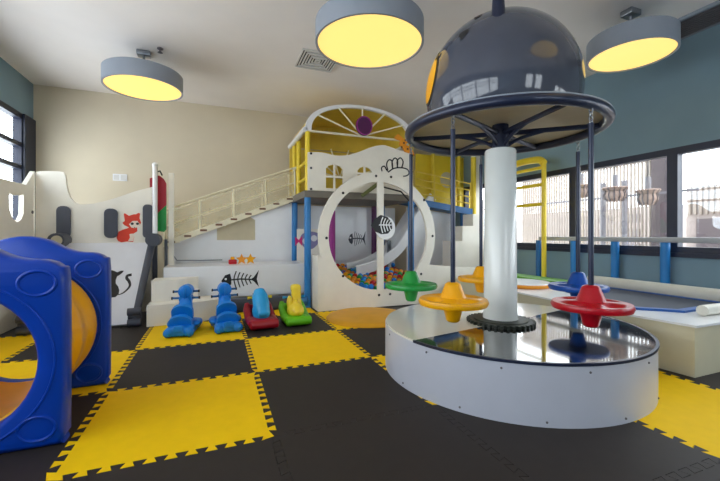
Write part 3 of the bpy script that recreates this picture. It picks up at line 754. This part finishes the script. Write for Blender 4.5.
# slide trough inside the pit
isl = thing('inner_slide', 'pale grey slide chute coming down into the ball pit', 'slide', (3.0, 6.1, 0))
pth = smoothpath([atY(428, 199, 6.3), atY(412, 222, 6.3), atY(395, 250, 6.2), atY(372, 266, 6.1), atY(352, 272, 6.0)], 6)
b = MB(); rows = []
for i, p in enumerate(pth):
    p = Vector(p); a = Vector(pth[max(0, i-1)]); c = Vector(pth[min(len(pth)-1, i+1)]); t_ = (c-a).normalized()
    nn = Vector((0, 1, 0)); up = nn.cross(t_); up = up if up.z > 0 else -up
    rows.append([b.bm.verts.new(p+nn*sx+up*h) for sx, h in ((-.24, .14), (-.22, .02), (-.12, -.03), (.12, -.03), (.22, .02), (.24, .14), (.26, .12), (.22, -.05), (-.22, -.05), (-.26, .12))])
for A, B in zip(rows, rows[1:]):
    for k in range(10): b.bm.faces.new((A[k], A[(k+1) % 10], B[(k+1) % 10], B[k]))
b.bm.faces.new(rows[0]); b.bm.faces.new(rows[-1])
b.build('chute', 'white', isl)
MB().span((3.0, 6.2, .3), (3.06, 6.26, .98)).build('chute_leg', 'steel', isl)
# balls
BR = .045
bm_ = {}
BC = [('red', 'red'), ('yellow', 'yplast'), ('green', 'green'), ('blue', 'toyb'), ('orange', 'figo')]
for nm, m in BC:
    o = MB().ell((0, 0, 0), (BR, BR, BR), u=16, v=10).build('pit_ball', m, off=(0, 0, 0)); bm_[nm] = o
first = set(); row = 0; y = PY+.13
while y < 6.5:
    x = 1.66+(BR*1.04 if row % 2 else 0)
    while x < 3.24:
        if not (x < 1.80 and abs(y-6.0) < .13) and not (x > 2.94 and abs(y-6.23) < .13):
            z = .2+(y-PY-.06)*(.27/(6.6-PY-.06))+BR/math.cos(.17)+.002
            nm = random.choices([c[0] for c in BC], [3, 2, 3, 3, 3])[0]
            o = bm_[nm]
            if nm in first: o = o.copy(); COL.objects.link(o)
            first.add(nm)
            lift = 0
            o.location = (x+random.uniform(-.001, .001), y, z+random.choice((0, 0, .012, .03)))
            tag(o, nm+' plastic ball lying in the ball pit', 'ball', nm+' balls in the ball pit')
        x += BR*2.09
    row += 1; y += BR*1.83
# owl-like sticker board between the blue posts
ow = thing('sticker_board', 'pale board with a purple big-eyed sticker behind the blue posts', 'board', (1.36, 6.3, .6))
OY = 6.3
MB().prism(xz([(297, 268), (297, 229), (326, 229), (326, 268)], OY), PXZ(OY), 0, .02).build('board', 'cream', ow)
cc = atY(310, 240, OY)
ob = MB().prism(smoothpath([(cc.x-.14, cc.z+.1), (cc.x, cc.z+.15), (cc.x+.17, cc.z+.1), (cc.x+.16, cc.z-.03), (cc.x+.05, cc.z-.15), (cc.x-.1, cc.z-.13), (cc.x-.17, cc.z)], 5, True), PXZ(OY), -.004, 0).build('sticker_body', 'lilac', ow)
for dx, dz in ((-.08, -.02), (.07, .03)):
    e = MB().prism(circ((cc.x+dx, cc.z+dz), .055, 20), PXZ(OY), -.007, -.004).build('sticker_eye', 'white', ob)
MB().prism([(cc.x-.26, cc.z+.06), (cc.x-.2, cc.z), (cc.x-.14, cc.z+.07), (cc.x-.14, cc.z-.1), (cc.x-.2, cc.z-.03), (cc.x-.26, cc.z-.1)], PXZ(OY), -.007, 0).build('sticker_bow', 'pink', ob)
# ------------------------------------------------------------------ right part of the tower: ramp deck with yellow rails
RT = thing('bridge_deck', 'blue and yellow bridge deck with rails right of the tower', 'bridge', (4.0, 6.1, 0))
a = atY(412, 198, 5.95); c = atY(471, 209, 5.95); a2 = atY(412, 204, 5.95); c2 = atY(471, 215, 5.95)
MB().prism([(a.x, a.z), (c.x, c.z), (c2.x, c2.z), (a2.x, a2.z)], PXZ(5.9), 0, .05).build('edge_beam', 'deckblue', RT)
MB().prism([(a.x, a.z-.01), (c.x, c.z-.01), (c.x, c.z-.06), (a.x, a.z-.06)], PXZ(5.95), 0, .65).build('deck', 'deckblue', RT)
for k in range(4):
    f = k/3
    MB().tube([(a.x+.08, 5.93, a.z+.1+.13*k), (c.x-.02, 5.93, c.z+.1+.13*k)], .014, 8).build('rail', 'ypale', RT)
for k in range(4):
    f = .04+k/3*.94; xx = a.x+(c.x-a.x)*f; zz = a.z+(c.z-a.z)*f
    MB().tube([(xx, 5.93, zz-.02), (xx, 5.93, zz+.52)], .014, 8).build('rail_post', 'ypale', RT)
ph = atY(447, 180, 6.6)
xa_, xb_ = atY(416, 180, 6.6).x, atY(470, 180, 6.6).x
MB().prism([[(xa_, 1.6), (xb_, 1.6), (xb_, 2.75), (xa_, 2.75)], circ((ph.x, ph.z), .17, 32)[::-1]], PXZ(6.6), 0, .03).build('yellow_board', 'ypaint', RT)
MB().prism(circ((ph.x, ph.z), .17, 32), PXZ(6.61), 0, .006).build('porthole', 'tan', RT)
yp = atY(473.5, 200, 5.98)
MB().cyl((yp.x, 5.98, -.02), (yp.x, 5.98, 2.62), .05, seg=18).build('yellow_post', 'ypaint', RT)
for u in (433, 459):
    q = atY(u, 180, 6.5); MB().cyl((q.x, 6.5, 1.62), (q.x, 6.5, 2.75), .04).build('yellow_post', 'ypaint', RT)
bq = atY(464, 235, 6.0); MB().cyl((bq.x, 6.05, -.02), (bq.x, 6.05, 1.56), .045).build('blue_post', 'deckblue', RT)
lp = thing('lower_panel', 'pale glossy panel under the bridge deck, right of the round opening', 'panel', (3.9, 6.3, 0))
MB().prism([(3.45, 0), (4.55, 0), (4.55, 1.5), (3.45, 1.62)], PXZ(6.3), 0, .03).build('board', 'white', lp)
bs = thing('stair_block', 'beige stepped block right of the pit wall', 'steps', (4.4, 5.7, 0))
q = xz([(452, 275), (452, 241), (462.5, 241), (462.5, 226), (473, 226), (473, 214), (484, 214), (484, 275)], 5.6)
MB().prism([(q[0][0], -.02)]+q[1:-1]+[(q[-1][0], -.02)], PXZ(5.6), 0, .3).build('steps', 'cream', bs)
cp = atY(482, 200, 5.85)
o = tag(MB().span((cp.x-.07, 5.98, -.02), (cp.x+.07, 6.1, 2.85)).build('tower_pillar', 'cream', off=(cp.x, 6.04, -.02)), 'tall cream pillar just left of the carousel column', 'pillar')
# ------------------------------------------------------------------ yellow climbing ladder by the window
ld = thing('climbing_frame', 'yellow climbing frame with rungs in front of the right windows', 'climbing frame', (4.66, 4.75, 0))
LX = 4.66
for y in (4.2, 4.9): MB().cyl((LX, y, .404), (LX, y, 2.22), .035, seg=16).build('upright', 'ypaint', ld)
MB().tube(smoothpath([(LX, 4.9, 2.18), (LX, 4.82, 2.25), (LX, 4.6, 2.27), (LX, 4.3, 2.25), (LX, 4.2, 2.18)], 5), .055, 12).build('top_bar', 'ypaint', ld)
for z in (1.86, 1.56, 2.12): MB().tube([(LX, 4.2, z), (LX, 4.9, z)], .027, 10).build('rung', 'ypaint', ld)
# ------------------------------------------------------------------ trampoline box
tb = thing('trampoline', 'low cream trampoline box with navy bed and pale padded edges', 'trampoline', (4.2, 3, 0))
fpnt = [(3.40, 1.68), (4.98, 1.68), (4.98, 4.98), (3.62, 4.98), (3.40, 3.4), (3.33, 2.35)]
MB().prism(fpnt, PXY(0), 0, .385).build('box', 'boxc', tb)
MB().prism([(3.38, 1.66), (4.985, 1.66), (4.985, 4.99), (3.6, 4.99), (3.38, 3.4), (3.31, 2.35)], PXY(.385), 0, .018).build('top_board', 'white', tb)
bo = [(3.58, 2.22), (3.84, 1.97), (4.7, 2.0), (4.7, 3.5), (4.36, 3.52), (3.9, 3.2)]
bi = [(3.64, 2.25), (3.87, 2.04), (4.64, 2.06), (4.64, 3.44), (4.38, 3.45), (3.95, 3.15)]
MB().prism([bo, bi[::-1]], PXY(.403), 0, .02).build('bed_edge', 'trampe', tb)
MB().prism([(x_+(4.2-x_)*.004, y_+(2.7-y_)*.004) for x_, y_ in bi], PXY(.403), 0, .012).build('bed', 'trampb', tb)
MB().tube([(4.79, 1.98, .47), (4.79, 3.56, .47)], .066, 14).build('edge_roll', 'roll', tb)
MB().tube([(4.79, 1.72, .47), (4.79, 1.97, .47)], .066, 14).build('blue_roll', 'trampe', tb)
MB().tube([(3.83, 1.84, .45), (4.6, 1.84, .45)], .045, 14).build('front_roll', 'roll', tb)
rl = thing('safety_rail', 'grey rail on blue posts in front of the right windows', 'railing', (4.9, 3.3, .4))
MB().span((4.87, 1.72, 1.0), (4.93, 4.5, 1.06), bev=.01).build('rail', 'railg', rl)
for u, nm in ((538.5, 0), (574, 0), (615, 0), (665, 0)):
    p = atX(u, 240, 4.9); MB().cyl((4.9, p.y, .403), (4.9, p.y, 1.0), .048 if u > 540 else .04, seg=18).build('post', 'bluepad' if u != 538.5 else 'deckblue', rl)
MB().cyl((4.9, 1.82, .403), (4.9, 1.82, 1.0), .045, seg=18).build('post', 'bluepad', rl)
ds = thing('round_pad', 'round white-topped pad with an orange edge behind the carousel column', 'pad', (3.86, 3.84, .403))
dp = (3.86, 3.84)
MB().lathe([(0, .404), (.36, .404), (.375, .415), (.375, .44), (.36, .45), (0, .45)], (*dp, 0), 48).build('orange_rim', 'figo', ds)
MB().lathe([(0, .45), (.355, .45), (.345, .46), (0, .46)], (*dp, 0), 48).build('pad_top', 'white', ds)
o = tag(MB().span((4.3, 3.62, .404), (4.6, 4.9, .46), bev=.015).build('green_pad', 'gmat', off=(4.45, 4.2, .404)), 'flat green pad on the trampoline box beside the yellow climbing frame', 'pad')
# ------------------------------------------------------------------ ride-on toys
def rider(kind, label, loc, rz, sc_=1):
    t = thing('ride_on_toy', label, 'ride-on toy', (0, 0, 0), 0, 'ride-on rocker toys in a row')
    bc, kc, hc = {'blue': ('toyb', 'toyb', 'deckblue'), 'dolphin': ('dred', 'skyb', 'ypaint'), 'duck': ('lime', 'ypaint', 'skyb')}[kind]
    b = MB()
    if kind == 'blue':
        b.box((0, 0, .075), (.25, .5, .09), bev=.03); b.box((0, -.2, .06), (.29, .16, .11), bev=.035); b.box((0, .16, .065), (.33, .2, .1), bev=.035)
        for sx in (-1, 1):
            b.ell((sx*.11, -.265, .055), (.05, .05, .052)); b.ell((sx*.14, .04, .1), (.05, .12, .045)); b.box((sx*.11, 0, .03), (.05, .48, .06), bev=.02)
        b.box((0, -.27, .1), (.1, .05, .08), bev=.02)
    else:
        b.box((0, 0, .09), (.28, .44, .1), bev=.04); b.tube([(-.14, -.18, .08), (-.145, .0, .1), (-.145, .17, .2), (-.135, .21, .28)], [.05, .055, .05, .03]); b.tube([(.14, -.18, .08), (.145, .0, .1), (.145, .17, .2), (.135, .21, .28)], [.05, .055, .05, .03])
        b.tube([(-.17, -.2, .075), (.17, -.2, .075)], .06, 12); b.box((0, .19, .17), (.26, .05, .18), bev=.022)
        for sx in (-1, 1): b.box((sx*.12, 0, .025), (.05, .4, .05), bev=.015)
    b.build('base', bc, t, remesh=.009)
    k = MB()
    if kind == 'blue':
        def fan(y, z, w_, h_, tilt):
            q = Matrix.Translation((0, y, z)) @ Matrix.Rotation(tilt, 4, 'X')
            L = [(w_*math.cos(PI*i/14), h_*math.sin(PI*i/14)) for i in range(15)]+[(-w_, -.09), (w_, -.09)]
            k.prism(L, lambda u, v, w: q @ Vector((u, w, v)), -.028, .028)
        k.box((0, -.01, .15), (.15, .34, .16), bev=.05)
        fan(-.185, .165, .12, .07, .3); fan(-.085, .265, .115, .075, .3)
        k.tube([(0, .02, .2), (0, .09, .32), (0, .13, .42)], [.095, .075, .065], 16)
        k.cyl((0, .05, .465), (0, .19, .465), .078, seg=24); k.ell((0, .05, .465), (.076, .02, .076)); k.cyl((0, .05, .375), (0, .18, .375), .07, seg=24)
        k.box((0, .03, .45), (.014, .03, .13), bev=.004); k.ell((0, .23, .4), (.05, .07, .045))
    elif kind == 'dolphin':
        k.ell((0, -.02, .2), (.11, .17, .13)); k.tube([(0, -.12, .18), (0, -.03, .28), (0, .05, .38), (0, .1, .46)], [.085, .105, .1, .065], 16); k.box((0, -.08, .26), (.13, .05, .04), bev=.015)
        k.ell((0, .06, .40), (.08, .08, .09)); k.ell((0, .15, .36), (.045, .08, .04)); k.ell((0, -.17, .2), (.07, .04, .04)); k.ell((.0, -.02, .36), (.018, .06, .05))
    else:
        k.ell((0, -.03, .19), (.115, .17, .11)); k.ell((-.075, .0, .29), (.04, .06, .1)); k.tube([(.02, .02, .2), (.035, .06, .34), (.035, .06, .46)], [.09, .07, .068], 16)
        k.box((.035, .08, .48), (.14, .15, .11), bev=.04); k.ell((.03, .15, .42), (.045, .06, .028)); k.ell((-.01, -.17, .19), (.06, .05, .05)); k.ell((.0, -.04, .29), (.04, .05, .05))
    bd = k.build('body', kc, t, remesh=0 if kind == 'blue' else .008)
    z = {'blue': .46, 'dolphin': .37, 'duck': .36}[kind]; yb = .12 if kind == 'blue' else .06
    MB().cyl((-.135, yb, z), (.135, yb, z), .013).build('handlebar', hc, t)
    if kind == 'blue':
        MB().cyl((-.145, yb-.03, z-.075), (.145, yb-.03, z-.075), .013).build('handlebar', hc, t)
        for sx in (-1, 1):
            for dz, dy in ((0, 0), (-.075, -.03)): MB().cyl((sx*(.135-dz*.13), yb+dy, z+dz), (sx*(.15-dz*.13), yb+dy, z+dz), .017).build('grip_end', 'black', t)
    else:
        for sx in (-1, 1):
            MB().cyl((sx*.125, yb, z), (sx*.155, yb, z), .019).build('grip_end', hc, t)
            MB().ell((sx*(.072 if kind == 'dolphin' else .055)+(.035 if kind == 'duck' else 0), .1, .41 if kind == 'dolphin' else .45), (.012, .015, .015), u=10, v=8).build('eye', 'black', t)
    t.location = loc; t.rotation_euler.z = rz
    t.scale = (sc_, sc_, sc_)
    return t
t1 = rider('blue', 'bright blue ride-on toy with ridged seat, leftmost of the four', (-.33, 4.58, 0), math.radians(-8), .95)
t2 = copy_tree(t1); t2.location = (.11, 4.58, 0); t2.rotation_euler.z = math.radians(6)
t2['label'] = 'bright blue ride-on toy with ridged seat, second of the four from the left'
rider('dolphin', 'ride-on toy with light blue body on a red base', (.5, 4.5, 0), math.radians(6), .92)
rider('duck', 'ride-on toy with yellow animal body on a lime green base', (.91, 4.52, 0), math.radians(4), .88)
# ------------------------------------------------------------------ outside the right windows
struct('terrace', MB().span((XR+.2, -8, -.3), (30, 20, -.1)), 'terr')
so = thing('slat_screen', 'pale vertical slat screen outside the middle right window', 'screen', (8.4, 6, -.1))
g = MB()
for k in range(46): g.span((8.38, 4.9+.075*k, .2), (8.42, 4.935+.075*k, 2.85))
g.build('slats', 'slat', so)
MB().span((8.36, 4.86, 2.62), (8.44, 8.4, 2.8)).build('top_rail', 'slat', so); MB().span((8.36, 4.86, -.1), (8.44, 8.4, .25)).build('bottom_rail', 'slat', so)
o = tag(MB().span((8.3, 4.55, -.1), (8.6, 4.84, 2.85)).build('outdoor_pillar', 'facd', off=(8.45, 4.7, -.1)), 'dark brown pillar outside beside the window mullion', 'pillar')
bl_ = thing('terrace_building', 'pale building with a dark doorway outside the rightmost window', 'building', (10.5, 3, -.1))
MB().span((10.2, 1.0, -.1), (11.5, 5.2, 2.2)).build('wall', 'facade', bl_)
g = MB()
for k in range(40): g.span((10.14, 1.0+.105*k, 1.55), (10.2, 1.05+.105*k, 2.3))
g.build('slat_fascia', 'slat', bl_)
MB().span((10.17, 4.55, .3), (10.22, 5.0, 1.45)).build('window', 'facw', bl_); MB().span((10.17, 3.4, -.1), (10.22, 3.9, 1.4)).build('door', 'facw', bl_)
fb = thing('far_building', 'pale apartment block seen through the slat screen', 'building', (13, 9, -.1))
MB().span((13, 6.5, -.1), (15, 14, 2.0)).build('wall', 'facade', fb)
for k in range(7):
    for z in (.5, 1.0, 1.5): MB().span((12.97, 7+.9*k, z), (13.0, 7.5+.9*k, z+.28)).build('window', 'facw', fb)
for (u, v, x, r, lb) in ((615, 194, 7.2, .2, 'woven lantern outside, centre of the middle right window'), (648, 197, 7.2, .17, 'woven lantern outside, beside the dark pillar'), (581, 191, 7.2, .16, 'woven lantern outside, near the swing rods')):
    p = atX(u, v, x)
    t = thing('hanging_lantern', lb, 'lantern', (x, p.y, 3.2), 0, 'woven lanterns outside')
    sh = MB().lathe([(0, .1), (r*.3, .11), (r*.8, .1), (r*1.05, .13), (r*1.1, .115), (r*.78, .05), (r*.9, -.02), (r*.86, -.07), (r*.6, -.14), (0, -.15)], p, 24).build('shade', 'lant', t)
    rb = MB()
    for k in range(12):
        a_ = 2*PI*k/12; cv = [(r*1.08, .118), (r*.81, .05), (r*.92, -.02), (r*.88, -.07), (r*.62, -.14)]
        rb.tube([p+Vector((q*math.cos(a_), q*math.sin(a_), z)) for q, z in cv], .012, 6)
    rb.build('ribs', 'facd', sh)
    MB().cyl(p+Vector((0, 0, .1)), p+Vector((0, 0, .36)), .045).build('neck', 'postg', t)
    MB().cyl((x, p.y, p.z+.1), (x, p.y, 3.2), .008).build('cord', 'black', t)
o = tag(MB().span((7.1, 3, 3.2), (7.3, 9, 3.3)).build('outdoor_beam', 'postg', off=(7.2, 6, 3.2)), 'grey overhead beam outside carrying the woven lanterns', 'beam')
for y in (3.02, 8.98): MB().span((7.15, y-.05, -.1), (7.25, y+.05, 3.2)).build('beam_post', 'postg', o)
fr = thing('outdoor_railing', 'thin dark horizontal railing outside the right windows', 'railing', (8, 6, -.1))
MB().span((7.8, 3.8, 1.86), (7.83, 9.5, 1.9)).build('rail', 'postg', fr)
for y in (5.05, 5.5, 9.4): MB().cyl((7.815, y, -.1), (7.815, y, 2.2), .05).build('post', 'postg', fr)
# ------------------------------------------------------------------ daylight
W = bpy.data.worlds.new('sky'); S.world = W; W.use_nodes = True
bgn = W.node_tree.nodes['Background']; bgn.inputs[0].default_value = (.95, .97, 1, 1); bgn.inputs[1].default_value = 7.0
S.view_settings.view_transform = 'Standard'; S.view_settings.look = 'None'; S.view_settings.gamma = 1; S.view_settings.use_curve_mapping = False
S.view_settings.exposure = .13
S.cycles.use_denoising = True
S.cycles.max_bounces = 10; S.cycles.transparent_max_bounces = 12; S.cycles.diffuse_bounces = 6
S.cycles.sample_clamp_indirect = 6; S.cycles.caustics_reflective = False; S.cycles.caustics_refractive = False
